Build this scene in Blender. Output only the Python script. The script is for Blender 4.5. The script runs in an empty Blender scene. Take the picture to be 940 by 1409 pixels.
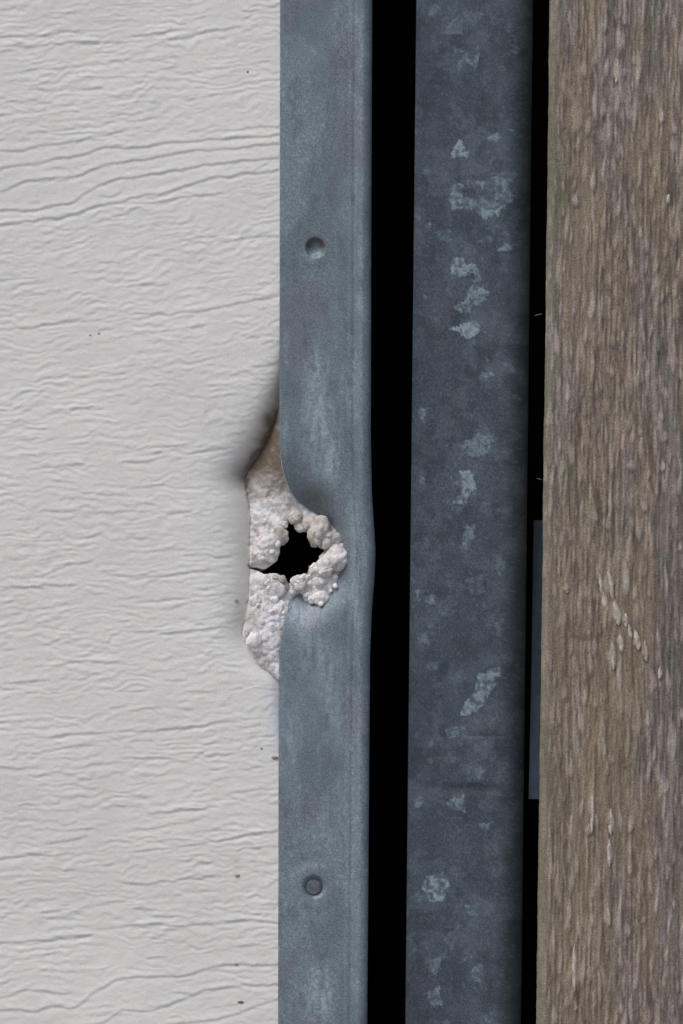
import bpy, math, random
import numpy as np
from mathutils import Vector

# ---------------------------------------------------------------- scene, camera, light
S = 0.0003125            # metres per photograph pixel on the door's face
CZ = 1.10                # height of the picture's centre above the ground
D = 2.5                  # camera distance
scn = bpy.context.scene
C = scn.collection
cam_d = bpy.data.cameras.new('camera'); cam = bpy.data.objects.new('camera', cam_d); C.objects.link(cam)
cam.location = (0, -D, CZ); cam.rotation_euler = (math.radians(90), 0, 0)
cam_d.sensor_fit = 'VERTICAL'; cam_d.sensor_height = 36.0
cam_d.lens = 36.0 * D / (1409 * S)
cam_d.clip_start = 0.05; cam_d.clip_end = 2000
scn.camera = cam

SUN_EL, SUN_AZ = 56.0, -44.0       # azimuth measured from the wall's normal, negative = from the left
w = bpy.data.worlds.new('World'); scn.world = w; w.use_nodes = True
nt = w.node_tree; bg = nt.nodes['Background']
sky = nt.nodes.new('ShaderNodeTexSky'); sky.sky_type = 'NISHITA'; sky.sun_disc = False
sky.sun_elevation = math.radians(SUN_EL)
sky.sun_rotation = math.radians(180 - SUN_AZ)
sky.air_density = 1.0; sky.dust_density = 4.0; sky.ozone_density = 1.0
bg.inputs['Strength'].default_value = 0.10
nt.links.new(sky.outputs[0], bg.inputs[0])
sd = bpy.data.lights.new('sun', 'SUN'); sun = bpy.data.objects.new('sun', sd); C.objects.link(sun)
sd.energy = 1.3; sd.angle = math.radians(28); sd.color = (1.0, 0.95, 0.88)
el, az = math.radians(SUN_EL), math.radians(SUN_AZ)
to_sun = Vector((math.cos(el) * math.sin(az), -math.cos(el) * math.cos(az), math.sin(el)))
sun.rotation_euler = (-to_sun).to_track_quat('-Z', 'Y').to_euler()
sun.location = to_sun * 4 + Vector((0, 0, CZ))
vs = scn.view_settings
vs.view_transform = 'Standard'; vs.look = 'None'; vs.gamma = 1.0; vs.use_curve_mapping = False
vs.exposure = 0.25

# ---------------------------------------------------------------- numpy helpers
rng = np.random.RandomState(7)
TAB = [np.random.RandomState(100 + i).rand(256, 256).astype(np.float32) for i in range(24)]
def vn(x, y, seed=0):
    """smooth value noise in 0..1, one cell per unit"""
    t = TAB[seed % 24]
    xf = np.floor(x); yf = np.floor(y)
    fx = x - xf; fy = y - yf
    fx = fx * fx * (3 - 2 * fx); fy = fy * fy * (3 - 2 * fy)
    xi = xf.astype(np.int64); yi = yf.astype(np.int64)
    a = t[yi & 255, xi & 255]; b = t[yi & 255, (xi + 1) & 255]
    c = t[(yi + 1) & 255, xi & 255]; d = t[(yi + 1) & 255, (xi + 1) & 255]
    return (a * (1 - fx) + b * fx) * (1 - fy) + (c * (1 - fx) + d * fx) * fy
def fbm(x, y, seed=0, octv=4, gain=0.5):
    s = 0; a = 1.0; n = 0; f = 1.0
    for i in range(octv):
        s = s + a * vn(x * f + 13.7 * i, y * f + 7.3 * i, seed + i); n += a; a *= gain; f *= 2.03
    return s / n
def worley(x, y, seed=0):
    """distance to the nearest jittered point, one point per unit cell"""
    t1, t2 = TAB[seed % 24], TAB[(seed + 1) % 24]
    xi = np.floor(x).astype(np.int64); yi = np.floor(y).astype(np.int64)
    best = np.full(np.broadcast(x, y).shape, 9.0)
    for dx in (-1, 0, 1):
        for dy in (-1, 0, 1):
            cx = xi + dx; cy = yi + dy
            px = cx + t1[cy & 255, cx & 255]; py = cy + t2[cy & 255, cx & 255]
            best = np.minimum(best, np.hypot(x - px, y - py))
    return best
def sstep(a, b, x):
    t = np.clip((x - a) / (b - a), 0, 1); return t * t * (3 - 2 * t)
def pl(pts, v):
    p = np.array(pts, float); return np.interp(v, p[:, 0], p[:, 1])
def pls(pts, v, w=16.):
    return sum(pl(pts, v + w * k) for k in (-1, -.66, -.33, 0, .33, .66, 1)) / 7.
def inpoly(x, y, poly):
    r = np.zeros(x.shape, bool); n = len(poly)
    for i in range(n):
        x1, y1 = poly[i]; x2, y2 = poly[(i + 1) % n]
        if y1 == y2: continue
        c = ((y1 > y) != (y2 > y)) & (x < (x2 - x1) * (y - y1) / (y2 - y1) + x1)
        r ^= c
    return r
def polydist(x, y, poly):
    """unsigned distance to the outline"""
    best = np.full(x.shape, 1e9); n = len(poly)
    for i in range(n):
        ax, ay = poly[i]; bx, by = poly[(i + 1) % n]
        dx, dy = bx - ax, by - ay; L = dx * dx + dy * dy + 1e-9
        t = np.clip(((x - ax) * dx + (y - ay) * dy) / L, 0, 1)
        best = np.minimum(best, np.hypot(x - ax - t * dx, y - ay - t * dy))
    return best
def rows(fine0, fine1, step, far0, far1, grow=1.25):
    """sample positions: even between fine0 and fine1, widening out to far0 and far1"""
    mid = list(np.arange(fine0, fine1 + step * .5, step))
    up = []; s = step; v = mid[-1]
    while v < far1:
        s *= grow; v = min(v + s, far1); up.append(v)
    dn = []; s = step; v = mid[0]
    while v > far0:
        s *= grow; v = max(v - s, far0); dn.append(v)
    return np.array(dn[::-1] + mid + up)

# pixel-unit coordinates (x right, y down, d = depth into the wall, all in photo pixels) -> metres
def world(x, y, d):
    return np.stack([(x - 470) * S, d * S, CZ + (704.5 - y) * S], -1)
Y_GROUND = 704.5 + CZ / S
Y_TOP = 704.5 - 1.0 / S

def link(name, me, parent=None, mat=None, loc=None):
    o = bpy.data.objects.new(name, me); C.objects.link(o)
    if parent is not None: o.parent = parent
    if mat is not None: me.materials.append(mat)
    if loc is not None: o.location = loc
    return o
def mesh_np(name, V, F, col=None, smooth=True):
    me = bpy.data.meshes.new(name)
    V = np.asarray(V, np.float32); F = np.asarray(F, np.int32)
    k = F.shape[1]
    me.vertices.add(len(V)); me.vertices.foreach_set('co', V.ravel())
    me.loops.add(F.size); me.loops.foreach_set('vertex_index', F.ravel())
    me.polygons.add(len(F)); me.polygons.foreach_set('loop_start', np.arange(0, F.size, k, dtype=np.int32))
    me.polygons.foreach_set('use_smooth', np.full(len(F), smooth))
    if col is not None:
        a = me.attributes.new('Col', 'FLOAT_COLOR', 'POINT')
        c = np.ones((len(V), 4), np.float32); c[:, :3] = col; a.data.foreach_set('color', c.ravel())
    me.update(calc_edges=True); me.validate()
    return me
def grid_faces(nr, nc):
    i = np.arange(nr * nc).reshape(nr, nc)
    return np.stack([i[:-1, :-1], i[1:, :-1], i[1:, 1:], i[:-1, 1:]], -1).reshape(-1, 4)
def grid_mesh(name, X, Y, Dp, col=None, keep=None):
    nr, nc = X.shape
    F = grid_faces(nr, nc)
    if keep is not None:
        k = keep.ravel(); F = F[k[F].all(1)]
    return mesh_np(name, world(X, Y, Dp).reshape(-1, 3), F, None if col is None else col.reshape(-1, 3))
def lerp3(a, b, t):
    a = np.asarray(a, float); b = np.asarray(b, float)
    return a * (1 - t[..., None]) + b * t[..., None]
def box_mesh(name, x0, x1, y0, y1, d0, d1):
    V = [world(np.float64(x), np.float64(y), np.float64(d)) for x in (x0, x1) for y in (y0, y1) for d in (d0, d1)]
    F = [(0, 1, 3, 2), (4, 6, 7, 5), (0, 4, 5, 1), (2, 3, 7, 6), (0, 2, 6, 4), (1, 5, 7, 3)]
    return mesh_np(name, V, F, smooth=False)

# ---------------------------------------------------------------- materials
def mat(name, base=None, rough=0.6, metal=0.0, attr=False, grain=0.0, grain_scale=3000, bump=0.0, bump_scale=2500,
        tint_scale=None, tint=0.0, sss=0.0, spec=0.5, stretch=None):
    m = bpy.data.materials.new(name); m.use_nodes = True
    n = m.node_tree.nodes; l = m.node_tree.links; b = n['Principled BSDF']
    b.inputs['Roughness'].default_value = rough; b.inputs['Metallic'].default_value = metal
    b.inputs['Specular IOR Level'].default_value = spec
    tc = n.new('ShaderNodeTexCoord'); src = tc.outputs['Object']
    if stretch:
        mp = n.new('ShaderNodeMapping'); mp.inputs['Scale'].default_value = stretch
        l.new(src, mp.inputs['Vector']); src = mp.outputs['Vector']
    if attr:
        a = n.new('ShaderNodeAttribute'); a.attribute_name = 'Col'; cs = a.outputs['Color']
    else:
        r = n.new('ShaderNodeRGB'); r.outputs[0].default_value = (*base, 1); cs = r.outputs[0]
    def vary(cs, scale, amount, detail):
        t = n.new('ShaderNodeTexNoise'); t.inputs['Scale'].default_value = scale
        t.inputs['Detail'].default_value = detail; l.new(src, t.inputs['Vector'])
        mr = n.new('ShaderNodeMapRange'); mr.inputs['From Min'].default_value = 0.25; mr.inputs['From Max'].default_value = 0.75
        mr.inputs['To Min'].default_value = 1 - amount; mr.inputs['To Max'].default_value = 1 + amount
        l.new(t.outputs['Fac'], mr.inputs['Value'])
        v = n.new('ShaderNodeVectorMath'); v.operation = 'SCALE'
        l.new(cs, v.inputs[0]); l.new(mr.outputs[0], v.inputs['Scale'])
        return v.outputs[0]
    if grain: cs = vary(cs, grain_scale, grain, 2)
    if tint: cs = vary(cs, tint_scale, tint, 4)
    l.new(cs, b.inputs['Base Color'])
    if bump:
        t = n.new('ShaderNodeTexNoise'); t.inputs['Scale'].default_value = bump_scale; t.inputs['Detail'].default_value = 3
        l.new(src, t.inputs['Vector'])
        bp = n.new('ShaderNodeBump'); bp.inputs['Strength'].default_value = bump; bp.inputs['Distance'].default_value = 0.0002
        l.new(t.outputs['Fac'], bp.inputs['Height']); l.new(bp.outputs[0], b.inputs['Normal'])
    if sss:
        b.inputs['Subsurface Weight'].default_value = sss; b.inputs['Subsurface Radius'].default_value = (1, .9, .85)
        b.inputs['Subsurface Scale'].default_value = 0.0015
    return m
M_skin = mat('painted_steel', attr=True, rough=0.55, grain=0.10, grain_scale=1900, bump=0.3, bump_scale=1300, tint=0.02, tint_scale=60, spec=0.4)
M_stile = mat('galvanised_stile', attr=True, rough=0.55, metal=0.35, grain=0.42, grain_scale=1900, bump=0.15)
M_track = mat('galvanised_track', attr=True, rough=0.6, metal=0.25, grain=0.5, grain_scale=1900, bump=0.15)
M_wood = mat('weathered_wood', attr=True, rough=0.9, grain=0.45, grain_scale=1700, bump=0.4, bump_scale=1800, spec=0.2)
M_foam = mat('expanded_foam', attr=True, rough=0.75, grain=0.14, grain_scale=1600, bump=1.0, bump_scale=1500, sss=0.0, spec=0.35)
M_dark = mat('shade_black', base=(0.012, 0.012, 0.013), rough=0.95, grain=0.3, grain_scale=200, spec=0.05)  # near-black shade colour for the trays behind gaps and hole
M_dirt = mat('dirt', base=(0.17, 0.15, 0.14), rough=0.95, grain=0.3, spec=0.1)
M_rust = mat('rusty_dirt', base=(0.30, 0.23, 0.17), rough=0.95, grain=0.3, spec=0.1)
M_brkt = mat('blue_grey_steel', base=(0.05, 0.078, 0.115), rough=0.6, metal=0.2, grain=0.2, grain_scale=1500, tint=0.25, tint_scale=150)
M_conc = mat('concrete', base=(0.30, 0.29, 0.27), rough=0.9, grain=0.15, grain_scale=60, tint=0.15, tint_scale=1.5, bump=0.5, bump_scale=150)
M_fibre = mat('bleached_fibre', base=(0.47, 0.43, 0.39), rough=0.9, grain=0.35, tint=0.25, tint_scale=400, spec=0.2)
M_lichen = mat('pale_chip', base=(0.42, 0.46, 0.38), rough=0.85, grain=0.15, spec=0.2)

def tag(o, label, cat=None, kind=None, group=None):
    o['label'] = label
    if cat: o['category'] = cat
    if kind: o['kind'] = kind
    if group: o['group'] = group

# ---------------------------------------------------------------- setting: ground and the added black tray behind the gaps
g = mesh_np('ground', [(-400, -400, 0), (400, -400, 0), (400, 400, 0), (-400, 400, 0)], [(0, 1, 2, 3)], smooth=False)
ground = link('ground', g, None, M_conc); ground['kind'] = 'structure'; ground['label'] = 'grey concrete ground in front of the door'
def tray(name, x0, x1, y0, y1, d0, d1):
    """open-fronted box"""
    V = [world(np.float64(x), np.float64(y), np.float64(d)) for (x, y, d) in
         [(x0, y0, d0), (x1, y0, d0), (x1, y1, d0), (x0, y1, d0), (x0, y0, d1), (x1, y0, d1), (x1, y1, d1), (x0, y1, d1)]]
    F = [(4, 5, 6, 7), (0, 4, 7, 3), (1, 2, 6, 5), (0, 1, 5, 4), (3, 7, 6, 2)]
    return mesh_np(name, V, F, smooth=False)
rec = link('gap_blackout', tray('gap_blackout', 380, 1100, Y_TOP, Y_GROUND - 1, 150, 620), None, M_dark)  # unseen tray, added so the gaps stay black
rec['kind'] = 'structure'; rec['label'] = 'unseen black tray added to keep the gaps beside the door dark'

# ---------------------------------------------------------------- the damage, shared by skin, stile and foam
SKIN_EDGE = [(-9e3, 394), (470, 393), (520, 389), (552, 385), (580, 379), (605, 369), (635, 351), (655, 337), (668, 335), (690, 343), (720, 346),
             (780, 344), (810, 345), (840, 341), (862, 335), (875, 334), (893, 340), (910, 352), (925, 368), (937, 384), (960, 391), (1000, 394), (9e3, 394)]
A_SKIN = [(400, 0), (455, 1), (500, 6), (560, 21), (620, 35), (655, 31), (690, 21), (730, 15), (790, 13), (850, 13), (900, 12), (935, 11), (985, 7), (1050, 0)]
W_SKIN = [(450, 8), (500, 11), (560, 19), (620, 27), (660, 22), (720, 22), (800, 22), (900, 17), (1000, 13)]
def skin_dent(x, y):
    xe = pls(SKIN_EDGE, y, 7)
    d = np.maximum(xe - x, 0)
    return pls(A_SKIN, y, 26) * np.exp(-(d / pls(W_SKIN, y, 30)) ** 1.25) + 8 * np.exp(-((x - 400) / 95.) ** 2 - ((y - 745) / 170.) ** 2)
STILE_EDGE = [(-2500, 387), (0, 385.4), (600, 384.6), (625, 385.5), (640, 387.5), (655, 391), (670, 396.5), (682, 403.5), (692, 412), (702, 427), (712, 445),
              (724, 459), (740, 469), (770, 473), (790, 468), (802, 455), (810, 435), (815, 418), (820, 407), (826, 401), (838, 396), (855, 391), (875, 387), (900, 384.6), (930, 383.6), (1409, 382.6), (5000, 377)]
STILE_RIGHT = [(-2500, 520), (0, 512.5), (330, 511), (600, 510.5), (680, 512), (725, 515), (755, 517), (790, 516), (840, 512), (900, 509.5), (1409, 505.5), (5000, 486)]
PROUD = 3.2
def stile_dent(x, y):
    ry = np.where(y < 752, 80., 88.)
    rx = np.where(x < 410, 80., 62.)
    q = np.hypot((x - 410) / rx, (y - 752) / ry)
    return 44 * np.exp(-q ** np.where(x < 410, 2.2, 2.2 + 2.2 * sstep(410, 450, x)))

# ---------------------------------------------------------------- embossed white skin
HX0, HY0, HW, HH = -170, -170, 580, 1750
Hm = np.zeros((HH, HW), np.float32)
def stroke(pts, amp, sharp=1.0, wob=1.2, seed=0):
    """one embossed grain line: the surface swells above it and breaks back below it"""
    p = np.array(pts, float)
    x0, x1 = int(math.ceil(p[0, 0])), int(p[-1, 0])
    xs = np.arange(max(x0, HX0), min(x1, HX0 + HW - 1) + 1)
    if len(xs) < 3: return
    yc = np.interp(xs, p[:, 0], p[:, 1])
    sm = max(3, min(15, len(xs) // 4)) | 1
    if len(xs) > sm * 2:
        pad = np.pad(yc, sm // 2, mode='reflect', reflect_type='odd'); yc = np.convolve(pad, np.ones(sm) / sm, 'valid')
    yc = yc + wob * 2 * (fbm(xs / 17. + seed * 3.1, np.full(len(xs), seed * 1.7), seed, 3) - .5) * 2
    t = (xs - x0) / max(1., (x1 - x0))
    env = np.sqrt(np.clip(np.minimum(t, 1 - t) * 5, 0, 1)) if p[0, 0] > -20 else np.sqrt(np.clip((1 - t) * 8, 0, 1))
    if p[-1, 0] > 375: env = np.sqrt(np.clip(t * 6, 0, 1)) if p[0, 0] > -20 else np.ones(len(xs))
    env = env * (0.65 + 0.7 * vn(xs / 30. + seed, np.full(len(xs), seed * .37), seed + 3))
    R = np.arange(-14, 15)
    yy = np.round(yc)[None, :] + R[:, None]
    s = yy - yc[None, :]
    prof = np.where(s < 0, np.exp(-(s / 5.5) ** 2) * .55, 0) + np.where(s >= 0, .55 - 1.1 * sstep(0, 3.0 / sharp, s), 0) * np.where(s > 3, np.exp(-((s - 3) / 3.8) ** 2), 1)
    iy = (yy - HY0).astype(int); ix = np.broadcast_to((xs - HX0)[None, :], iy.shape)
    ok = (iy >= 0) & (iy < HH)
    np.add.at(Hm, (iy[ok], ix[ok]), (prof * env * amp)[ok])
MAJOR = [
 [(-60, 236), (0, 230), (60, 222), (107, 212), (150, 200), (190, 203), (255, 192), (310, 189), (384, 183)],
 [(-60, 270), (0, 262), (40, 247), (110, 240), (130, 230), (160, 222), (200, 218), (260, 205), (320, 203), (384, 196)],
 [(-60, 290), (0, 288), (50, 286), (100, 277), (120, 262), (150, 247), (200, 239), (260, 229), (320, 221), (384, 214)],
 [(-60, 316), (0, 309), (50, 301), (100, 296), (125, 284), (190, 270), (230, 262), (290, 243), (384, 233)],
 [(205, 280), (250, 270), (310, 263)], [(-30, 207), (30, 205), (60, 197), (110, 193), (130, 188)], [(262, 191), (300, 178), (384, 172)],
 [(-40, 49), (0, 48), (40, 47), (90, 42), (122, 43)], [(175, 48), (220, 44), (240, 36)], [(222, 56), (260, 50), (300, 39), (338, 35)],
 [(-40, 64), (0, 63), (46, 62)], [(70, 59), (122, 55)], [(300, 330), (384, 322)], [(168, 443), (210, 432), (260, 427), (300, 422), (384, 405)],
 [(40, 450), (80, 441), (112, 438)], [(-30, 386), (50, 380)], [(35, 645), (75, 640), (116, 638)], [(165, 635), (200, 632), (232, 627)],
 [(255, 622), (320, 614)], [(172, 671), (237, 665)], [(-30, 812), (0, 810), (50, 805), (108, 802)], [(214, 793), (255, 785), (302, 782)],
 [(183, 826), (250, 822), (322, 815)], [(72, 916), (120, 907), (176, 911)], [(30, 1015), (150, 1005), (235, 1002), (352, 985)],
 [(168, 1042), (247, 1042)], [(268, 1041), (352, 1030)], [(-40, 1058), (0, 1055), (56, 1055)], [(-40, 1184), (0, 1180), (60, 1175), (112, 1172)],
 [(183, 1171), (270, 1160), (384, 1140)], [(148, 1209), (200, 1215), (312, 1202)], [(148, 1276), (210, 1270), (250, 1272), (330, 1265), (384, 1267)],
 [(-40, 1298), (0, 1295), (75, 1292), (127, 1284)], [(-40, 1375), (0, 1370), (35, 1360), (102, 1365)],
 [(-50, 1385), (0, 1388), (50, 1390), (70, 1382), (100, 1385), (130, 1365), (160, 1345), (210, 1342), (260, 1340), (300, 1327), (384, 1325)],
 [(100, 1412), (145, 1405), (170, 1385), (200, 1392), (230, 1382), (280, 1362), (330, 1355), (384, 1352)],
 [(205, 1412), (260, 1406), (320, 1397), (384, 1371)], [(60, 1160), (120, 1150)], [(200, 1118), (300, 1108)], [(0, 940), (70, 934)], [(220, 870), (320, 862)],
]
for i, p in enumerate(MAJOR):
    stroke(p, 1.7 if len(p) > 6 else 1.35, .85, 1.5, i)
rs = random.Random(11)
for i in range(1700):
    x = rs.uniform(HX0, 384); y = rs.uniform(HY0, HY0 + HH)
    if 195 < y < 300 and rs.random() < .75: continue
    if y > 1320 and rs.random() < .6: continue
    L = rs.choice([14, 18, 22, 28, 35, 45, 60]) * rs.uniform(.7, 1.3)
    sl = -0.05 - 0.13 * max(0, 1 - abs(y - 300) / 330.) * rs.uniform(.6, 1.2) + rs.uniform(-.09, .09) - .06 * (x > 250)
    n = max(2, int(L / 14))
    pts = [(x + L * k / n, y + sl * L * k / n + rs.uniform(-1.6, 1.6)) for k in range(n + 1)]
    if pts[-1][0] > 384: pts = [q for q in pts if q[0] <= 384]
    if len(pts) < 2: continue
    stroke(pts, rs.uniform(.2, .6) + .7 * rs.random() ** 3, rs.uniform(.7, 1.0), 1.4, i % 200)
gy, gx = np.mgrid[HY0:HY0 + HH, HX0:HX0 + HW].astype(np.float32)
tilt = .06 + .12 * np.clip(1 - np.abs(gy - 300) / 330., 0, 1)
def ripple(pitch, sx, sy, sd, lo, hi):
    p = (gy + tilt * gx) / pitch + 3.0 * fbm(gx / sx, gy / sy, sd, 2) + .9 * fbm(gx / 13., gy / 16., sd + 3, 2)
    f = p - np.floor(p)
    return (sstep(0, .62, f) - sstep(.64, 1, f) - .5) * sstep(lo, hi, fbm(gx / 38., gy / 15., sd + 6, 3))
quiet = 1 - .65 * sstep(185, 205, gy + .15 * gx - 20) * (1 - sstep(270, 300, gy + .15 * gx - 20)) - .5 * sstep(1340, 1370, gy)
Hm += quiet * (.8 * ripple(14., 60., 46., 1, .40, .62) + .5 * ripple(8.5, 44., 34., 11, .42, .62))
Hm += .9 * (fbm(gx / 20., gy / 12., 4, 3) - .5) + .75 * (fbm(gx / 5., gy / 4., 9, 2) - .5)
def hsample(x, y):
    fx = np.clip(x - HX0, 0, HW - 2.001); fy = np.clip(y - HY0, 0, HH - 2.001)
    i = fx.astype(int); j = fy.astype(int); u = fx - i; v = fy - j
    h = (Hm[j, i] * (1 - u) + Hm[j, i + 1] * u) * (1 - v) + (Hm[j + 1, i] * (1 - u) + Hm[j + 1, i + 1] * u) * v
    inside = sstep(HX0, HX0 + 40, x) * sstep(HY0, HY0 + 40, y) * (1 - sstep(HY0 + HH - 40, HY0 + HH, y))
    return h * inside
door = bpy.data.objects.new('garage_door', None); C.objects.link(door)
door['kind'] = 'thing'
tag(door, 'white wood-grain door panel with grey end strip, torn open showing pale foam', 'garage door')
ys = rows(-150, 1560, 1.35, Y_TOP, Y_GROUND - 30)
xs0 = rows(-150, 318, 2.2, -3200, 318)
tail = np.linspace(0, 1, 46)[1:]
XE = pls(SKIN_EDGE, ys, 7)
X = np.concatenate([np.broadcast_to(xs0, (len(ys), len(xs0))), 320 + (XE[:, None] - 320) * tail[None, :]], 1)
Y = np.broadcast_to(ys[:, None], X.shape)
dent = skin_dent(X, Y)
emb = hsample(X, Y)
calm = 1 - .75 * sstep(2, 14, dent)
Dp = dent - emb * .72 * calm + 1.2 * (fbm(X / 240., Y / 330., 2, 2) - .5)
# rolled, slightly ragged torn edge
tear = sstep(545, 600, Y) * (1 - sstep(925, 950, Y))
Dp += tear * (1.0 + 1.5 * (1 - sstep(640, 690, Y))) * sstep(0.9, 1.0, (X - 320) / np.maximum(XE[:, None] - 320, 1))
X = X + tear * sstep(.8, 1, (X - 320) / np.maximum(XE[:, None] - 320, 1)) * 9 * (fbm(Y / 10., Y / 40., 6, 4) - .5)
base = np.array([.715, .72, .705])
col = np.broadcast_to(base, X.shape + (3,)).copy()
col *= (1 + .12 * (fbm(X / 130., Y / 110., 8, 4) - .5))[..., None]
edge_d = np.maximum(XE[:, None] - X, 0)
# brown dirt plus painted shade in the torn crease, painted warm shadow beside the tear, scraped bluish paint below it
crease_dark = 1.5 * np.exp(-(edge_d / 17.) ** 1.5) * sstep(510, 580, Y) * (1 - sstep(640, 685, Y)) * (.25 + 1.2 * fbm(X / 14., Y / 14., 3, 4))
col = lerp3(col, (.14, .115, .09), np.clip(crease_dark, 0, .92))
tear_shade = np.exp(-(edge_d / 22.) ** 1.6) * sstep(640, 690, Y) * (1 - sstep(840, 900, Y)) * (.3 + .7 * fbm(X / 25., Y / 30., 5, 4))
col = lerp3(col, (.45, .41, .355), np.clip(tear_shade * .8, 0, .7))
sc = np.exp(-(np.maximum(384 - X, 0) / 16.) ** 2) * sstep(920, 945, Y) * (1 - sstep(1025, 1052, Y)) * (.4 + fbm(X / 8., Y / 20., 7, 3))
col = lerp3(col, (.60, .63, .72), np.clip(sc, 0, .8))
rus = np.exp(-((X - 326) / 5.) ** 2) * sstep(1165, 1185, Y) * (1 - sstep(1200, 1215, Y)) * .22
col = lerp3(col, (.42, .33, .22), rus)
skin = link('door_skin', grid_mesh('door_skin', X, Y, Dp, col), door, M_skin)
skin['label'] = 'off-white embossed wood-grain steel skin buckled at the tear'

# blobs: small shaped solids (foam beads, dirt specks, splinters) from a displaced sphere
def sphere(nu=20, nv=12):
    th = np.linspace(0, 2 * np.pi, nu, endpoint=False); ph = np.linspace(0, np.pi, nv)
    V = [(0, 0, 1)]; F = []
    for p in ph[1:-1]:
        for t in th: V.append((math.sin(p) * math.cos(t), math.sin(p) * math.sin(t), math.cos(p)))
    V.append((0, 0, -1)); last = len(V) - 1
    T = []
    for k in range(nu):
        T.append((0, 1 + k, 1 + (k + 1) % nu))
        for r in range(nv - 3):
            a = 1 + r * nu + k; b = 1 + r * nu + (k + 1) % nu
            T.append((a, a + nu, b + nu)); T.append((a, b + nu, b))
        a = 1 + (nv - 3) * nu
        T.append((a + k, last, a + (k + 1) % nu))
    return np.array(V), np.array(T)
SV, SF = sphere(); SVF, SFF = sphere(36, 22)
def n3(P, f, seed):
    return (vn(P[:, 0] * f + seed * 3.3, P[:, 1] * f + seed * 1.9, seed) + vn(P[:, 1] * f + seed, P[:, 2] * f + 5.1, seed + 2) + vn(P[:, 2] * f + 2.2, P[:, 0] * f + seed * .7, seed + 5)) / 1.5 - 1
def blob(name, x, y, d, rx, ry, rd, parent, m, seed=0, rough=.3, ang=0., col=None, fine=False):
    V, F = (SVF, SFF) if fine else (SV, SF)
    k = 1 + rough * n3(V, 1.3, seed) + rough * .45 * n3(V, 3.1, seed + 1) + (rough * .3 * n3(V, 6.5, seed + 4) + rough * .18 * n3(V, 12., seed + 6) if fine else 0)
    P = V * k[:, None]
    a = P[:, 0] * rx; b = P[:, 1] * ry
    ca, sa = math.cos(ang), math.sin(ang)
    px = x + a * ca - b * sa; py = y + a * sa + b * ca; pd = d + P[:, 2] * rd
    cc = None
    if col is not None:
        base, dirty = col
        cc = lerp3(base, dirty, np.clip(.35 + 1.5 * n3(V, 2.2, seed + 7) + 1.0 * n3(V, 5.5, seed + 2), 0, 1))
    me = mesh_np(name, world(px, py, -(-pd)), F[:, ::-1] if False else F, cc)
    c = np.array(world(np.float64(x), np.float64(y), np.float64(d)))
    return link(name, me, parent, m)
for i, (x, y, rx, ry, mm) in enumerate([(341, 99, 1.5, 1.5, M_dirt), (136, 459, 2.0, 1.0, M_rust), (124, 461, 1.5, 1.0, M_rust), (327, 1205, 3, 1.8, M_rust),
                                       (331, 1379, 4.5, 2.0, M_dirt), (325, 1327, 3, 1.2, M_rust), (325, 827, 3.0, 2.2, M_rust), (378, 1043, 4.5, 1.8, M_rust), (360, 1030, 1.4, 1.4, M_rust)]):
    d = float(skin_dent(np.array([x]), np.array([y]))[0] - hsample(np.array([float(x)]), np.array([float(y)]))[0])
    blob('dirt_speck', x, y, d - .1, rx, ry, 1.0, skin, mm, i, .4)

# ---------------------------------------------------------------- galvanised end stile
ys = rows(-150, 1560, 1.6, Y_TOP, Y_GROUND - 30)
el_ = pl(STILE_EDGE, ys); xr = pl(STILE_RIGHT, ys)
R = 12.0
ks = np.linspace(0, 1, 84)
ang = np.linspace(0, np.pi / 2, 12)[1:]
flatx = el_[:, None] + 0.9 + ((xr - R)[:, None] - el_[:, None] - .9) * ks[None, :]
arcx = (xr - R)[:, None] + R * np.sin(ang)[None, :]
X = np.concatenate([el_[:, None] + .6, el_[:, None], el_[:, None] + .1, flatx, arcx, xr[:, None] - 0.3, xr[:, None] - 3.0], 1)
Y = np.broadcast_to(ys[:, None], X.shape)
off = np.concatenate([[4.2, 3.2, .6], np.zeros(len(ks)), R * (1 - np.cos(ang)), [60, 175]])
rel = X - xr[:, None]
prof = .9 * np.exp(-((rel + 24) / 2.2) ** 2) - 1.1 * np.exp(-((rel + 13) / 4.5) ** 2) + .5 * np.exp(-((rel + 33) / 3.) ** 2)
dent = stile_dent(X, Y)
dent_c = dent * (1 - sstep(-46, -14, rel) * .97)
Dp = -PROUD + off + prof * .8 + dent_c
Dp += 1.6 * (fbm(X / 70., Y / 190., 12, 3) - .5) * sstep(0, 20, -rel)
Dp -= 3.2 * np.exp(-((Y - 790) / 75.) ** 2) * np.exp(-((rel + 20 + 8 * np.exp(-((Y - 765) / 50.) ** 2)) / 9.) ** 2)
# clinched dimples
def dimple(cx, cy, r, depth, rim):
    q = np.hypot(X - cx, Y - cy)
    return depth * (1 - sstep(r * .62, r * 1.08, q)) - rim * np.exp(-((q - r * 1.5) / (r * .55)) ** 2) + .9 * np.exp(-(q / (r * 3.2)) ** 2)
qq = np.hypot(X - 434, Y - 341) / 14.; Dp += 8 * np.clip(1 - qq ** 2.6, 0, 1) + .6 * np.exp(-(qq / 2.6) ** 2) + dimple(432, 1220, 16., 6.0, .9) + 1.0 * np.exp(-((np.hypot(X - 432, Y - 1220) - 36) / 10.) ** 2) * (1 - sstep(1180, 1225, Y))
v1 = fbm(X / 40., Y / 90., 14, 4); v2 = fbm(X / 5., Y / 22., 15, 4); v3 = fbm(X / 3.2, Y / 3.2, 18, 2)
base = lerp3((.255, .29, .315), (.32, .36, .39), sstep(.35, .65, v1))
base = lerp3(base, (.27, .275, .305), sstep(.5, .72, fbm(X / 60., Y / 70., 3, 3)) * .7)
smear_sheen = np.zeros_like(X)  # oxide smears plus highlights painted along the right fold and below the hole
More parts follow.
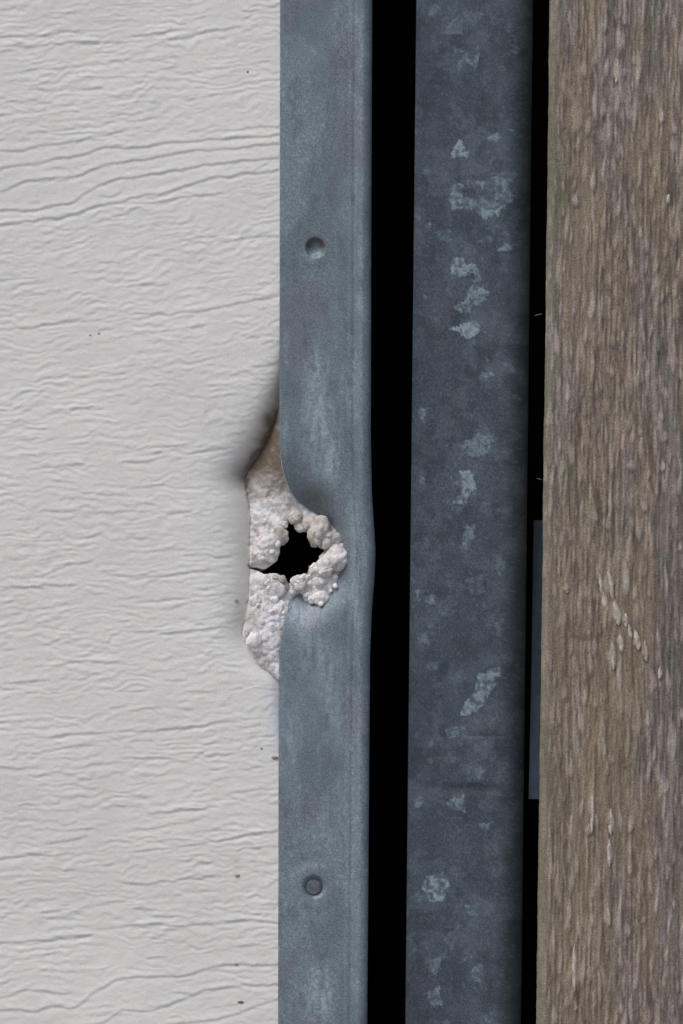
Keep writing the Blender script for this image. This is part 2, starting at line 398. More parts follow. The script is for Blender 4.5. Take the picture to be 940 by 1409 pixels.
for (cx, cy, sx, sy, a) in [(440, 575, 22, 60, .75), (455, 640, 14, 30, .6), (436, 505, 16, 22, .5), (394, 480, 4, 25, .5), (440, 1372, 16, 36, .9), (455, 965, 20, 60, .4),
                            (408, 850, 14, 16, .7), (440, 905, 30, 30, .45), (393, 600, 5, 30, .4), (440, 1250, 14, 20, .3), (450, 1120, 15, 50, .25), (488, 800, 8, 80, .45),
                            (430, 352, 12, 6, .5), (496, 400, 8, 400, .22), (400, 1010, 12, 40, .3), (498, 1150, 6, 260, .3), (415, 700, 6, 10, .3)]:
    smear_sheen += a * np.exp(-((X - cx) / sx) ** 2 - ((Y - cy) / sy) ** 2)
smear_sheen *= sstep(.2, .8, .7 * v2 + .3 * v3) * 1.25
base = lerp3(base, (.62, .68, .74), np.clip(smear_sheen, 0, .7))
flk = sstep(.70, .80, vn(X / 2.2, Y / 2.6, 20)) * .35 * sstep(.45, .6, v1)
base = lerp3(base, (.6, .65, .7), flk)
dk = sstep(.58, .75, fbm(X / 12., Y / 30., 11, 4)) * .35
base = lerp3(base, (.17, .18, .195), dk)
dent_shade = np.exp(-((X - 432) / 30.) ** 2 - ((Y - 690) / 20.) ** 2) * .5 + np.exp(-((X - 478) / 12.) ** 2 - ((Y - 775) / 35.) ** 2) * .5  # shade painted into the dent above and right of the hole
base = lerp3(base, (.15, .15, .155), np.clip(dent_shade * (.4 + v2), 0, .8))
ring = np.exp(-((np.hypot(X - 434, Y - 338) - 9) / 4.) ** 2) * (Y < 341) * .9
base = lerp3(base, (.17, .115, .10), ring)
base *= (.90 + .2 * v3)[..., None] * np.array([.62, .70, .75])
base = lerp3(base, (.70, .70, .69), ((off[None, :] > .3) & (rel < -60) & (off[None, :] < 5)).astype(float) * sstep(615, 640, Y) * (1 - sstep(690, 710, Y)))
stile = link('end_stile', grid_mesh('end_stile', X, Y, Dp, base), door, M_stile)
stile['label'] = 'galvanised steel end strip dented inward around the hole'
for i, (cx, cy, r, dd) in enumerate([(432, 1221, 12.0, 1.2)]):
    q = np.linspace(0, 1, 8); t = np.linspace(0, 2 * np.pi, 28, endpoint=False)
    V = [(cx, cy, dd - .9)]; 
    for k in q[1:]:
        V += [(cx + r * k * math.cos(a), cy + r * k * math.sin(a), dd - .9 + (4.0 if k == 1 else 1.0 * k ** 6) ) for a in t]
    V = np.array(V); F3 = []
    for k in range(28): F3.append((0, 1 + k, 1 + (k + 1) % 28, 1 + (k + 1) % 28))
    F4 = []
    for rr in range(6):
        for k in range(28):
            a = 1 + rr * 28 + k; b = 1 + rr * 28 + (k + 1) % 28
            F4.append((a, a + 28, b + 28, b))
    me = bpy.data.meshes.new('rivet')
    W = world(V[:, 0], V[:, 1], V[:, 2])
    me.from_pydata([tuple(v) for v in W], [], [f[:3] for f in F3] + F4)
    a = me.attributes.new('Col', 'FLOAT_COLOR', 'POINT')
    cc = lerp3((.095, .105, .125), (.15, .17, .205), vn(V[:, 0] / 4., V[:, 1] / 4., 5 + i))
    c4 = np.ones((len(V), 4), np.float32); c4[:, :3] = cc; a.data.foreach_set('color', c4.ravel())
    me.polygons.foreach_set('use_smooth', [True] * len(me.polygons)); me.update()
    link('rivet', me, stile, M_stile)

# ---------------------------------------------------------------- foam core with its hole
HOLE = [(345, 782), (355, 785.5), (364, 789.5), (370, 789), (380, 788), (388, 792), (394, 798), (398, 803), (402, 797), (412, 791), (422.5, 790), (425, 779), (431, 774), (440, 773), (438, 765),
        (446, 757.6), (439, 754), (434, 747), (428, 738.5), (420, 732), (411, 734), (405, 728), (402, 717), (398, 718), (396, 727), (390, 729.6), (396.5, 736), (392, 742), (386, 747), (385.5, 761.5),
        (382, 772), (374, 778), (368, 782.5), (361, 784), (351, 781)]
fx = np.arange(324, 506, 1.0); fy = np.arange(535, 962, 1.0)
X, Y = np.meshgrid(fx, fy)
def foam_depth(x, y):
    xe = pls(SKIN_EDGE, y, 7); es = pl(STILE_EDGE, y)
    t = np.clip((x - xe) / np.maximum(es - xe, 4), 0, 1)
    a = skin_dent(np.minimum(x, xe), y) + 1.5 + .5 * (1 - sstep(620, 690, y)) + .6 * np.clip(xe - x, 0, 12)
    b = stile_dent(np.maximum(x, es), y) - PROUD + 5.5
    up = 1 - sstep(640, 720, y)
    bul = 4 * t * (1 - t) * (1 - up) * 7 * sstep(20, 60, es - xe)
    return a * (1 - t) + b * t - bul
def foam_bumps(x, y):
    w1 = worley(x / 15. + .5 * fbm(x / 20., y / 20., 2, 2), y / 14., 3); w2 = worley(x / 7., y / 7., 6)
    low = sstep(690, 730, y)
    w1 = np.clip(w1, 0, .95); return (1 - w1 ** 2) * (1.0 + 2.6 * low) + (1 - w2 ** 2) * (.7 + .5 * low) * (.3 + 1.2 * fbm(x / 24., y / 24., 15, 2)) + 2.2 * (fbm(x / 4., y / 4., 8, 3) - .5) + 5.0 * (fbm(x / 18., y / 26., 10, 3) - .5)
und = np.clip(sstep(0, 9, pls(SKIN_EDGE, Y, 7) + 2 - X) + sstep(0, 9, X - pl(STILE_EDGE, Y) + 2), 0, 1)
Dp = foam_depth(X, Y) - foam_bumps(X, Y) * (1 - und) + 3 * und
dh = polydist(X, Y, HOLE); ih = inpoly(X, Y, HOLE)
Dp = Dp + 7 * np.exp(-(dh / 5.) ** 1.3)
n1 = fbm(X / 16., Y / 16., 1, 4); n2 = fbm(X / 5., Y / 5., 4, 3)
col = lerp3((.73, .725, .745), (.50, .485, .49), sstep(.35, .65, .5 * n1 + .5 * n2))
col = lerp3(col, (.66, .66, .71), sstep(770, 850, Y) * .85)
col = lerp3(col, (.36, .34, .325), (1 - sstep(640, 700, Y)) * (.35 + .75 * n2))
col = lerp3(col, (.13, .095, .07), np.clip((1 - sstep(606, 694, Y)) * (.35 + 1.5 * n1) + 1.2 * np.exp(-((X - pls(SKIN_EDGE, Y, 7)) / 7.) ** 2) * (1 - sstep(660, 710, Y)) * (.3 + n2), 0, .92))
col = lerp3(col, (.36, .33, .30), .7 * np.exp(-(((X - 345) / 12.) ** 2 + ((Y - 853) / 13.) ** 2)))
col = lerp3(col, (.42, .38, .34), np.clip(sstep(.54, .68, n2) * .6, 0, 1) * sstep(690, 730, Y))
col = lerp3(col, (.34, .29, .24), .55 * sstep(.55, .9, worley(X / 15. + .5 * fbm(X / 20., Y / 20., 2, 2), Y / 14., 3)))
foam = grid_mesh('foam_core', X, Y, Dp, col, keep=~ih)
# inner wall of the hole: the cut edge runs back into the core and flares
bm_e = {}
for p in foam.polygons:
    v = p.vertices
    for a, b in zip(v, list(v[1:]) + [v[0]]):
        if (b, a) in bm_e: del bm_e[(b, a)]
        else: bm_e[(a, b)] = 1
nV = len(foam.vertices); co = np.empty(nV * 3, np.float32); foam.vertices.foreach_get('co', co); co = co.reshape(-1, 3)
cols = np.empty(nV * 4, np.float32); foam.attributes['Col'].data.foreach_get('color', cols); cols = cols.reshape(-1, 4)
fl = np.array([list(p.vertices) for p in foam.polygons])
cen = world(np.float64(405), np.float64(760), np.float64(0))
extra = {}; newV = []; newC = []; newF = []
def back(i, k):
    if (i, k) not in extra:
        extra[(i, k)] = nV + len(newV)
        p = co[i].copy(); dx = p[0] - cen[0]; dz = p[2] - cen[2]; Ln = math.hypot(dx, dz) + 1e-9
        jit = .6 * (TAB[3][(i * 7) & 255, (i // 37) & 255] - .5)
        p[0] += dx / Ln * S * (1.2, 9)[k] ; p[2] += dz / Ln * S * (1.2, 9)[k]; p[1] += S * ((7, 26)[k] + jit)
        newV.append(p); newC.append(cols[i] * np.array([.85, .82, .8, 1]))
    return extra[(i, k)]
x0, x1 = (330 - 470) * S, (480 - 470) * S; z0, z1 = CZ + (704.5 - 830) * S, CZ + (704.5 - 700) * S
for (a, b) in bm_e:
    if x0 < co[a][0] < x1 and z0 < co[a][2] < z1:
        newF.append((b, a, back(a, 0), back(b, 0))); newF.append((back(b, 0), back(a, 0), back(a, 1), back(b, 1)))
used = np.vstack([co, np.array(newV)]); allF = np.vstack([fl, np.array(newF)]); allC = np.vstack([cols, np.array(newC)])[:, :3]
bpy.data.meshes.remove(foam)
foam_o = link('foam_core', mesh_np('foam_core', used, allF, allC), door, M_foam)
foam_o['label'] = 'crumbly pale insulation foam bulging around a black ragged hole'
WHT = ((.74, .73, .745), (.50, .48, .475)); BRI = ((.82, .815, .83), (.64, .625, .64)); TAN = ((.56, .53, .505), (.38, .335, .295)); GRY = ((.42, .40, .40), (.29, .27, .255))
BEADS = [  # x, y, radius, tone, how far it stands out
 (438, 731, 17, TAN, .5), (426, 720, 11, TAN, .4), (450, 738, 10, WHT, .5), (461, 742, 8, TAN, .5), (449, 747, 9, TAN, .4), (463, 767, 15.5, WHT, .7), (448, 782, 13, WHT, .7), (434, 786, 8, WHT, .5),
 (440, 797, 11, WHT, .6), (454, 801, 13, BRI, .7), (436, 811, 17, BRI, .8), (424, 812, 11, BRI, .6), (443, 822, 10, BRI, .8), (427, 822, 8, BRI, .6), (410, 803, 11, WHT, .5), (403, 812, 7, WHT, .4),
 (371, 801, 9, WHT, .4), (380, 813, 14, WHT, .45), (351, 827, 9, WHT, .5), (390, 808, 8, GRY, .3), (383, 838, 12, WHT, .35), 
 (349, 881, 10.5, BRI, .9), (343, 869, 6.5, TAN, .6), (355, 889, 7.5, BRI, .7), (369, 746, 15, WHT, .4), (359, 762, 13, WHT, .4), (370, 764, 10, WHT, .4), 
 (385, 735, 10, TAN, .35), (405, 712, 9, TAN, .3), (468, 752, 6, WHT, .5), (379, 795, 5, TAN, .3), (389, 797, 5, GRY, .3), (417, 797, 8, WHT, .5),
 (456, 752, 6, TAN, .4), (451, 769, 7, WHT, .5), (428, 800, 8, WHT, .6), (449, 812, 9, BRI, .7), (432, 826, 6, BRI, .7)]
for i, (x, y, r, c, up) in enumerate(BEADS):
    xa, ya = np.array([float(x)]), np.array([float(y)])
    es = float(pl(STILE_EDGE, ya)[0])
    d = float(foam_depth(xa, ya)[0]) if x < es else float(stile_dent(xa, ya)[0]) - PROUD
    if x < es: d -= 2.5
    h = TAB[5][i, 3]; h2 = TAB[6][i, 9]
    b = blob('foam_bead', x, y, d + r * (.55 - up), r * (.92 + .25 * h), r * (.9 + .25 * h2), r * (.85 if x > 395 else .5), foam_o, M_foam, i % 20, .42, h * 3, c, True)
sat = random.Random(5)
for i, (x, y, rr_, c, up) in enumerate(BEADS):
    if c is GRY or rr_ < 7: continue
    for k in range(4 if x > 400 else 2):
        t = sat.uniform(0, 6.28); q = rr_ * sat.uniform(.45, .95); r2 = rr_ * sat.uniform(.22, .42)
        xa, ya = np.array([x + q * math.cos(t)]), np.array([y + q * math.sin(t)])
        if inpoly(xa, ya, HOLE)[0]: continue
        es = float(pl(STILE_EDGE, ya)[0])
        d = float(foam_depth(xa, ya)[0]) - 2.5 if xa[0] < es else float(stile_dent(xa, ya)[0]) - PROUD
        if xa[0] < float(pls(SKIN_EDGE, ya, 7)[0]) + 4: continue
        blob('foam_bead', xa[0], ya[0], d + rr_ * (.40 - up * .9) + (1 - q / rr_) * -.35 * rr_, r2, r2 * sat.uniform(.8, 1.2), r2 * .9, foam_o, M_foam, sat.randint(0, 19), .4, t, c if sat.random() < .6 else BRI, False)
# rusty sliver of torn steel edge between the beads
blob('torn_edge', 457, 745, float(stile_dent(np.array([457.]), np.array([745.]))[0]) - 8, 8, 1.6, 3, stile, M_rust, 4, .3, -.55)
# unseen black tray added behind the skin to keep the hole dark
link('core_blackout', tray('core_blackout', -3200, 503, Y_TOP, Y_GROUND - 30, 60, 172), door, M_dark)

# ---------------------------------------------------------------- vertical track
TD = 55.0                # the track's face lies this far behind the door's face
track = bpy.data.objects.new('door_track', None); C.objects.link(track)
track['kind'] = 'thing'
tag(track, 'dark galvanised steel track with pale corrosion flakes between two black gaps', 'track')
ys = rows(-150, 1560, 1.6, Y_TOP, Y_GROUND - 20)
tl = 573.5 - 15.2 * ys / 1409. ; tr = 736.5 - 16.5 * ys / 1409.
R = 38.0
ks = np.linspace(0, 1, 92); ang = np.linspace(0, np.pi / 2, 14)[1:]
X = np.concatenate([tl[:, None] + .8, tl[:, None], tl[:, None] + .2, tl[:, None] + 1 + (tr - R - tl - 1)[:, None] * ks[None, :], (tr - R)[:, None] + R * np.sin(ang)[None, :], tr[:, None] - .3, tr[:, None] - 2], 1)
Y = np.broadcast_to(ys[:, None], X.shape)
off = np.concatenate([[6.5, 5.5, .8], np.zeros(len(ks)), R * (1 - np.cos(ang)), [90, 200]])
U = X - tl[:, None]
Dp = TD + off + 1.4 * (fbm(X / 60., Y / 150., 7, 3) - .5) + .35 * (fbm(X / 8., Y / 8., 5, 3) - .5)
yk = 1084 + 9 * ((X - 600) / 100.) ** 1 * .8 + 3 * np.sin(X / 40.)
Dp += (1.6 * (sstep(-9, 1.5, Y - yk) - sstep(1.5, 14, Y - yk)) ) * sstep(8, 40, U) * (1 - sstep(110, 150, U))
Dp += .6 * np.exp(-((Y - 1015) / 1.3) ** 2) * sstep(40, 60, U) * (1 - sstep(120, 145, U)) + .4 * np.exp(-((X - 640 + (Y - 1200) * .004) / 1.) ** 2) * sstep(985, 1000, Y) * .6
wx_ = X + 7 * (fbm(X / 7., Y / 7., 2, 3) - .5) + 4 * (fbm(X / 2.5, Y / 2.5, 9, 2) - .5); wy_ = Y + 7 * (fbm(X / 7., Y / 7., 5, 3) - .5) + 4 * (fbm(X / 2.5, Y / 2.5, 12, 2) - .5)
n1 = fbm(X / 30., Y / 45., 3, 4); n2 = fbm(X / 9., Y / 11., 6, 4); n3_ = fbm(X / 3., Y / 3., 13, 2)
base = lerp3((.115, .143, .165), (.165, .195, .215), sstep(.3, .7, n1))
base = lerp3(base, (.16, .158, .185), sstep(.45, .68, fbm(X / 28., Y / 40., 17, 3)) * sstep(110, 20, U) * .9)
base = lerp3(base, (.085, .10, .115), sstep(.55, .72, fbm(X / 18., Y / 22., 10, 4)) * .6)
base = lerp3(base, (.30, .34, .37), sstep(.56, .70, fbm(wx_ / 24., wy_ / 26., 19, 3)) * (.12 + .35 * n3_))
c4 = lambda pts: [(560 + a / 3.915, 140 + b / 3.915) for a, b in pts]
FLAKES = [
 (c4([(250, 235), (285, 180), (310, 205), (338, 295), (300, 280), (250, 292)]), .85),
 (c4([(230, 490), (260, 435), (310, 425), (300, 480), (360, 520), (380, 490), (375, 410), (470, 400), (540, 352), (595, 368), (560, 430), (590, 520), (510, 570), (500, 618), (470, 590), (430, 630), (370, 575), (330, 568), (250, 568)]), .38),
 (c4([(235, 500), (290, 490), (330, 530), (375, 520), (420, 560), (510, 560), (500, 618), (470, 590), (430, 630), (370, 575), (330, 568), (250, 568)]), .45),
 (c4([(250, 828), (310, 826), (322, 868), (378, 866), (408, 940), (380, 985), (465, 1012), (420, 1062), (352, 1095), (352, 1128), (310, 1138), (255, 1095), (310, 1070), (340, 1000), (375, 960), (360, 915), (310, 932), (248, 922)]), .5),
 (c4([(250, 828), (310, 826), (322, 868), (350, 880), (320, 935), (248, 922)]), .35),
 (c4([(240, 1220), (350, 1176), (388, 1182), (394, 1242), (350, 1274), (308, 1246)]), .85), (c4([(98, 655), (142, 643), (122, 692)]), .65),
 (c4([(488, 775), (560, 763), (574, 780), (535, 803), (500, 797)]), .5), (c4([(380, 740), (472, 708), (460, 748), (400, 757)]), .3), (c4([(425, 180), (500, 152), (508, 192), (440, 202)]), .4),
 (c4([(548, 150), (590, 120), (585, 160)]), .35), (c4([(140, 690), (230, 680), (250, 760), (170, 740)]), .22), (c4([(400, 1220), (440, 1225), (420, 1250)]), .3),
 ([(632, 650), (650, 646), (656, 672), (641, 694), (626, 692), (638, 672)], .7), ([(633, 610), (660, 594), (687, 610), (668, 627), (640, 627)], .35), ([(577, 660), (586, 655), (588, 668), (580, 668)], .6),
 ([(640, 725), (656, 720), (652, 746), (637, 752)], .4), ([(573, 815), (580, 812), (578, 830)], .5), ([(588, 822), (598, 818), (600, 832), (590, 834)], .5), ([(662, 508), (685, 515), (670, 520)], .5), ([(576, 563), (586, 560), (584, 580), (578, 578)], .4),
 ([(660, 930), (691, 918), (681, 945), (665, 976), (645, 986), (634, 988), (641, 968), (655, 950)], .62), ([(612, 1005), (640, 1000), (645, 1016), (615, 1016)], .32), ([(579, 1227), (590, 1210), (612, 1206), (620, 1222), (611, 1243), (595, 1246)], .75),
 ([(570, 1100), (582, 1098), (580, 1114), (571, 1114)], .4), ([(616, 1105), (640, 1098), (642, 1120), (620, 1115)], .42), ([(658, 1136), (678, 1134), (668, 1150)], .4), ([(640, 1250), (662, 1248), (655, 1265), (645, 1262)], .35), ([(590, 1370), (605, 1362), (608, 1388), (598, 1392)], .45),
 ([(586, 1325), (610, 1320), (604, 1345), (590, 1342)], .3), ([(650, 1335), (665, 1330), (668, 1355), (652, 1355)], .3), ([(625, 60), (650, 70), (662, 55), (660, 90), (640, 80), (632, 95)], .25), ([(640, 75), (662, 70), (655, 95)], .3), ([(592, 5), (605, 0), (603, 15), (590, 20)], .3),
 ([(610, 40), (640, 10), (670, 15), (640, 45)], .18), ([(655, 1060), (668, 1060), (660, 1075)], .25), ([(600, 1290), (630, 1285), (625, 1310)], .2), ([(680, 860), (695, 850), (690, 880)], .2), ([(572, 880), (590, 870), (588, 890)], .25), ([(640, 800), (665, 790), (670, 815), (650, 820)], .2),
]
for i in range(60):
    cx = rs.uniform(566, 715); cy = rs.uniform(-120, 1520); r = rs.uniform(3, 10)
    FLAKES.append(([(cx + r * rs.uniform(.5, 1.2) * math.cos(t), cy + r * rs.uniform(.5, 1.3) * math.sin(t)) for t in np.linspace(0, 5.6, 7)], rs.uniform(.08, .26)))
flake = np.zeros_like(X)
for poly, a in FLAKES:
    pa = np.array(poly); bx0, bx1, by0, by1 = pa[:, 0].min() - 9, pa[:, 0].max() + 9, pa[:, 1].min() - 9, pa[:, 1].max() + 9
    r0, r1 = np.searchsorted(ys, [by0, by1])
    sl = slice(r0, r1); xx = wx_[sl]; yy = wy_[sl]
    if r1 <= r0: continue
    q = (xx > bx0) & (xx < bx1)
    inn = np.zeros(xx.shape); inn[q] = inpoly(xx[q], yy[q], poly) * 1.0
    flake[sl] = np.maximum(flake[sl], inn * a) + .35 * np.minimum(flake[sl], inn * a)
flake = np.clip(flake * (.25 + 1.15 * sstep(.3, .68, fbm(X / 5., Y / 5., 21, 4))), 0, 1)
base = lerp3(base, (.58, .66, .69), np.clip(flake * .95, 0, .9))
Dp -= flake * .8
base = lerp3(base, (.42, .46, .50), (sstep(.78, .86, vn(X / 1.9, Y / 1.9, 22)) * .28))
base = lerp3(base, (.09, .095, .105), .55 * np.exp(-((Y - yk - 2) / 4.5) ** 2) * sstep(10, 40, U) * (1 - sstep(105, 140, U)) * .5)  # groove shade painted darker along the kink
base *= (.88 + .24 * n3_)[..., None] * np.array([.48, .55, .615])
rail = link('rail', grid_mesh('rail', X, Y, Dp, base), track, M_track)
# bracket seen deep in the right-hand gap
def bar(name, pts_front, d0, d1, parent, m):
    n = len(pts_front); V = [world(np.float64(x), np.float64(y), np.float64(d)) for d in (d0, d1) for x, y in pts_front]
    me = bpy.data.meshes.new(name)
    F = [tuple(range(n))[::-1], tuple(range(n, 2 * n))] + [(i, (i + 1) % n, n + (i + 1) % n, n + i) for i in range(n)]
    me.from_pydata([tuple(v) for v in V], [], F); me.update()
    return link(name, me, parent, m)
br = bar('bracket', [(738.5, 716), (764, 716), (764, 910), (762, 1104), (730.5, 1104), (735, 910)], 92, 100, track, M_brkt)
for v in br.data.vertices:
    t = max(0., (1104 - (704.5 - (v.co.z - CZ) / S)) / 388.)
    v.co.y += 34 * S * t ** 1.4
br['label'] = 'blue-grey steel bracket plate glimpsed in the gap by the wood'

# ---------------------------------------------------------------- weathered wooden jamb
WD = -12.0
ys = rows(-150, 1560, 1.6, Y_TOP, Y_GROUND)
wl = 756.5 - 18.5 * ys / 1409. + 1.6 * (fbm(ys / 40., ys * 0, 3, 3) - .5) + .8 * (fbm(ys / 5., ys * 0, 8, 2) - .5)
R = 13.0
ang = np.linspace(np.pi / 2, 0, 12)
xs0 = np.concatenate([np.arange(1.3, 290, 1.3), rows(290, 291, 1.3, 290, 480)[2:]])
X = np.concatenate([wl[:, None] + 30, wl[:, None] + 6, wl[:, None] + R - R * np.sin(ang)[None, :], wl[:, None] + R + xs0[None, :], wl[:, None] + R + 484, wl[:, None] + R + 486], 1)
off = np.concatenate([[330, 40], R * (1 - np.cos(ang)), np.zeros(len(xs0)), [4, 330]])
Y = np.broadcast_to(ys[:, None], X.shape)
U = X + 18.5 * Y / 1409.
wob = 6 * fbm(U / 60., Y / 260., 2, 3)
s1 = fbm((U + wob) / 3.6, Y / 150., 1, 4, .6); s2 = fbm((U + wob) / 9., Y / 46., 5, 4); s3 = fbm((U + wob) / 30., Y / 170., 9, 4); s4 = fbm((U + wob) / 2.4, Y / 16., 11, 3)
edge = np.exp(-((X - wl[:, None]) / 14.) ** 2)
h = 3.0 * (s1 - .5) + 2.6 * (s2 - .5) + 2.4 * (s4 - .5)
wcol = lerp3((.15, .124, .102), (.29, .245, .205), sstep(.32, .68, .5 * s2 + .5 * s4))
wcol = lerp3(wcol, (.205, .18, .172), sstep(.46, .62, s3) * .65)
wcol = lerp3(wcol, (.165, .142, .138), .55 * sstep(850, 905, X) * sstep(600, 900, Y) * (.4 + .9 * s3))
wcol = lerp3(wcol, (.235, .18, .125), .5 * (1 - sstep(800, 880, X)) * sstep(400, 900, Y) * (.3 + s3))
wcol *= (.84 + .32 * sstep(.25, .75, fbm((U + wob) / 5., Y / 9., 20, 3)))[..., None]
wcol = lerp3(wcol, (.20, .185, .145), .5 * sstep(.5, .66, fbm((U + wob) / 16., Y / 60., 22, 3)))
wcol *= (.72 + .56 * sstep(.25, .75, fbm((U + wob) / 2.3, Y / 60., 16, 3)))[..., None]
wcol = lerp3(wcol, (.25, .205, .145), sstep(.54, .66, fbm(U / 45., Y / 210., 14, 3)) * .55)
wcol = lerp3(wcol, (.115, .098, .085), sstep(.53, .72, s1) * .6)
wcol = lerp3(wcol, (.19, .185, .15), edge * .65)
wcol = lerp3(wcol, (.14, .145, .095), np.clip(1.3 * np.exp(-((X - 768) / 14.) ** 2 - ((Y - 265) / 60.) ** 2) + 1.1 * np.exp(-((X - 785) / 12.) ** 2 - ((Y - 640) / 26.) ** 2), 0, 1) * .55)
# flecks of bleached fibre, round-ended at the bottom, with shade painted below and right
fl_ = np.zeros_like(X); fleck_shade = np.zeros_like(X)
def fleck(cx, cy, w_, l_, a, dark=.5):
    r0, r1 = np.searchsorted(ys, [cy - l_ * 1.2 - 8, cy + l_ * 1.2 + 8])
    if r1 - r0 < 2: return
    xx = X[r0:r1]; c0, c1 = np.searchsorted(xx[0], [cx - w_ * 3 - 30, cx + w_ * 3 + 30])
    sl = (slice(r0, r1), slice(c0, c1)); xx = X[sl]; yy = Y[sl]
    t = (yy - cy) / l_; u = (xx - cx + 1.5 * np.sin(yy / 13. + cx)) / w_
    ww = np.clip(.35 + .65 * sstep(-1, .4, t), .1, 1)
    q = np.hypot(u / ww, np.where(t > 0, t * 1.0, t))
    v = a * (1 - sstep(.55, 1.15, q + .5 * (s4[sl] - .5))) * (.55 + .45 * sstep(-1, .5, t))
    fl_[sl] = np.maximum(fl_[sl], v)
    sh = dark * a * np.exp(-(((u - .2) / 1.0) ** 2 + ((t - 1.15) / .35) ** 2)) + .5 * dark * a * np.exp(-(((u - 1.25) / .45) ** 2 + (t / .9) ** 2))
    fleck_shade[sl] = np.maximum(fleck_shade[sl], sh)
for i in range(1700):
    cx = rs.uniform(745, 1045); cy = rs.uniform(-140, 1550)
    big = rs.random() ** 2.2
    fleck(cx, cy, 1.6 + 3.4 * big * rs.uniform(.6, 1.2), rs.uniform(6, 16) + 26 * big * rs.random(), rs.uniform(.12, .5) + .4 * big, rs.uniform(.1, .6))
for a in [(786, 40, 4, 26, .5), (805, 95, 6, 14, .7), (849, 96, 5, 18, .8), (835, 92, 4, 18, .6), (875, 83, 6, 9, .6), (790, 160, 8, 26, .55), (834, 180, 7, 22, .5), (865, 150, 6, 18, .5), (890, 190, 5, 22, .5), (925, 200, 6, 14, .6), (792, 275, 5, 10, .7),
          (780, 808, 5, 7, 1), (848, 843, 5.5, 15, 1), (861, 852, 5, 7, .95), (876, 880, 5, 11, .9), (888, 895, 4, 12, 1), (853, 880, 6, 9, .7), (833, 832, 5, 11, .7), (838, 800, 7, 22, .8), (826, 780, 5, 22, .6), (806, 812, 7, 16, .6), (842, 900, 7, 20, .75), (845, 775, 4, 30, .5), (907, 925, 4, 8, .7),
          (798, 765, 4, 26, .5), (775, 850, 4, 18, .5), (792, 1010, 5, 40, .5), (815, 1100, 5, 36, .85), (840, 1126, 6, 17, .8), (812, 1140, 6, 10, .7), (838, 1172, 4, 18, .75), (769, 1215, 3, 34, .6), (790, 1325, 5, 32, .8), (811, 1335, 5, 16, .55), (837, 1260, 3, 12, .95), (865, 1278, 5, 12, .6), (863, 1015, 3.5, 34, .65),
          (855, 1320, 4, 14, .55), (890, 1395, 6, 16, .6), (763, 1395, 5, 16, .7), (918, 1140, 4, 18, .5), (853, 1125, 4, 22, .5), (803, 560, 5, 16, .55), (862, 520, 5, 24, .5), (870, 640, 5, 9, .6), (916, 600, 6, 10, .5), (790, 420, 4, 18, .5), (800, 480, 6, 18, .45), (900, 380, 4, 30, .5), (830, 420, 5, 20, .5), (815, 700, 7, 26, .5)]:
    fleck(a[0], a[1], a[2], a[3], a[4], .55)
fleck_c = lerp3((.40, .335, .28), (.48, .43, .395), sstep(.45, .6, s3))
wcol = lerp3(wcol, fleck_c, np.clip(fl_ * .85, 0, 1))
wcol = lerp3(wcol, (.095, .075, .062), np.clip(fleck_shade * .55, 0, .8))
crk = np.exp(-((X - 872 + 3 * np.sin(Y / 60.)) / 1.2) ** 2) * sstep(690, 740, Y) * (1 - sstep(960, 1010, Y)) * .5 + np.exp(-((X - 806 + 2 * np.sin(Y / 30.)) / 1.) ** 2) * (Y < 70) * .5 + np.exp(-((X - 919) / 1.4) ** 2) * sstep(280, 290, Y) * (1 - sstep(310, 340, Y)) * .8
bandk = np.exp(-((Y - 877 - 2 * np.sin(X / 7.)) / 5.) ** 2) * sstep(775, 795, X) * (1 - sstep(818, 832, X)) * .55 + np.exp(-((Y - 268) / 8.) ** 2 - ((X - 922) / 12.) ** 2) * .6
wcol = lerp3(wcol, (.085, .07, .06), np.clip(crk + bandk, 0, .8))
h += 3.0 * fl_ - 1.4 * fleck_shade - 2.5 * crk - 1.0 * bandk
Dp = WD + off - .85 * h * (1 - .6 * edge) + 2.0 * (fbm(U / 90., Y / 400., 6, 2) - .5)
jamb = link('door_jamb', grid_mesh('door_jamb', X, Y, Dp, wcol), None, M_wood)
jamb['kind'] = 'thing'
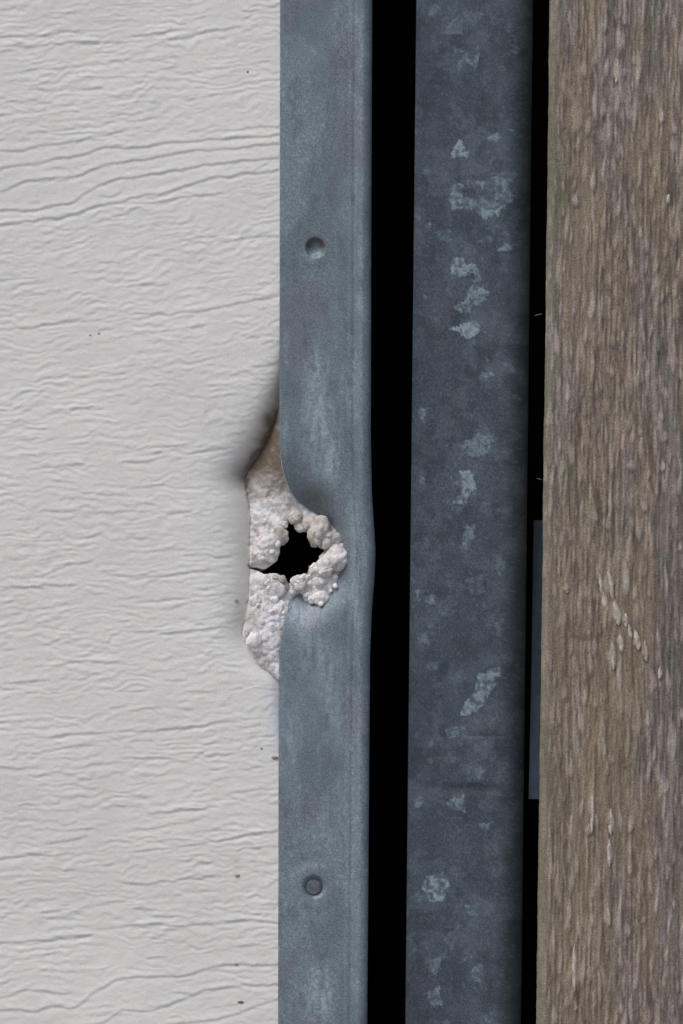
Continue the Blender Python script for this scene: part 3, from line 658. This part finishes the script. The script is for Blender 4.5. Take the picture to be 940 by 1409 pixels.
tag(jamb, 'weathered grey-brown wooden jamb board with raised bleached fibres', 'board')
def fibre(x, y, rx, ry, a, seed):
    """a lifted sliver of grain: pointed at the top, blunt at the bottom, low and uneven"""
    n, m = 14, 7; V = []; F = []
    t = np.linspace(-1, 1, n); u = np.linspace(-1, 1, m)
    for j, tt in enumerate(t):
        wd = (1 - ((tt + 1) / 2 - .62) ** 2 / (.62 ** 2 if tt < .24 else .38 ** 2)); wd = max(wd, 0) ** .7 * (.8 + .4 * TAB[2][j, seed])
        for k, uu in enumerate(u):
            lx = rx * wd * uu + 1.2 * (TAB[4][j // 2, seed] - .5); ly = ry * tt + .8 * (TAB[8][k, j + seed] - .5)
            V.append((x + lx * math.cos(a) - ly * math.sin(a), y + lx * math.sin(a) + ly * math.cos(a), WD - .5 - 2.2 * (1 - uu * uu) * (.5 + .5 * (tt + 1) / 2) * (.7 + .6 * TAB[9][k + j, seed])))
    V = np.array(V)
    me = mesh_np('wood_fibre', world(V[:, 0], V[:, 1], V[:, 2]), grid_faces(n, m))
    return link('wood_fibre', me, jamb, M_fibre)
for i, q in enumerate([(780, 808, 4, 8, 0), (848, 842, 4.5, 19, -.16), (861, 853, 3.6, 10, -.1), (876, 880, 4, 15, -.2), (888, 896, 3, 15, -.1), (837, 1260, 2.4, 14, -.1), (849, 99, 3, 17, .08), (840, 1130, 3.4, 19, 0), (815, 1110, 3, 36, .03),
                       (790, 1330, 3, 34, 0), (832, 828, 4, 16, -.2), (854, 884, 3.6, 13, -.1), (838, 1172, 2.8, 20, 0), (840, 803, 3, 24, -.15), (866, 868, 2.6, 11, -.2), (843, 902, 3.4, 20, -.05), (826, 800, 2.6, 18, -.1), (907, 926, 2.4, 9, 0)]):
    fibre(*q, i)
blob('pale_chip', 919, 275, WD - 2.0, 2.6, 7, 3, jamb, M_lichen, 2, .25)
for i, (x, y, L, a) in enumerate([(742, 659, 4, .3), (741, 433, 6, -.25)]):
    blob('splinter', x, y, WD + 16, L, .55, .7, jamb, M_dirt, i, .3, a)
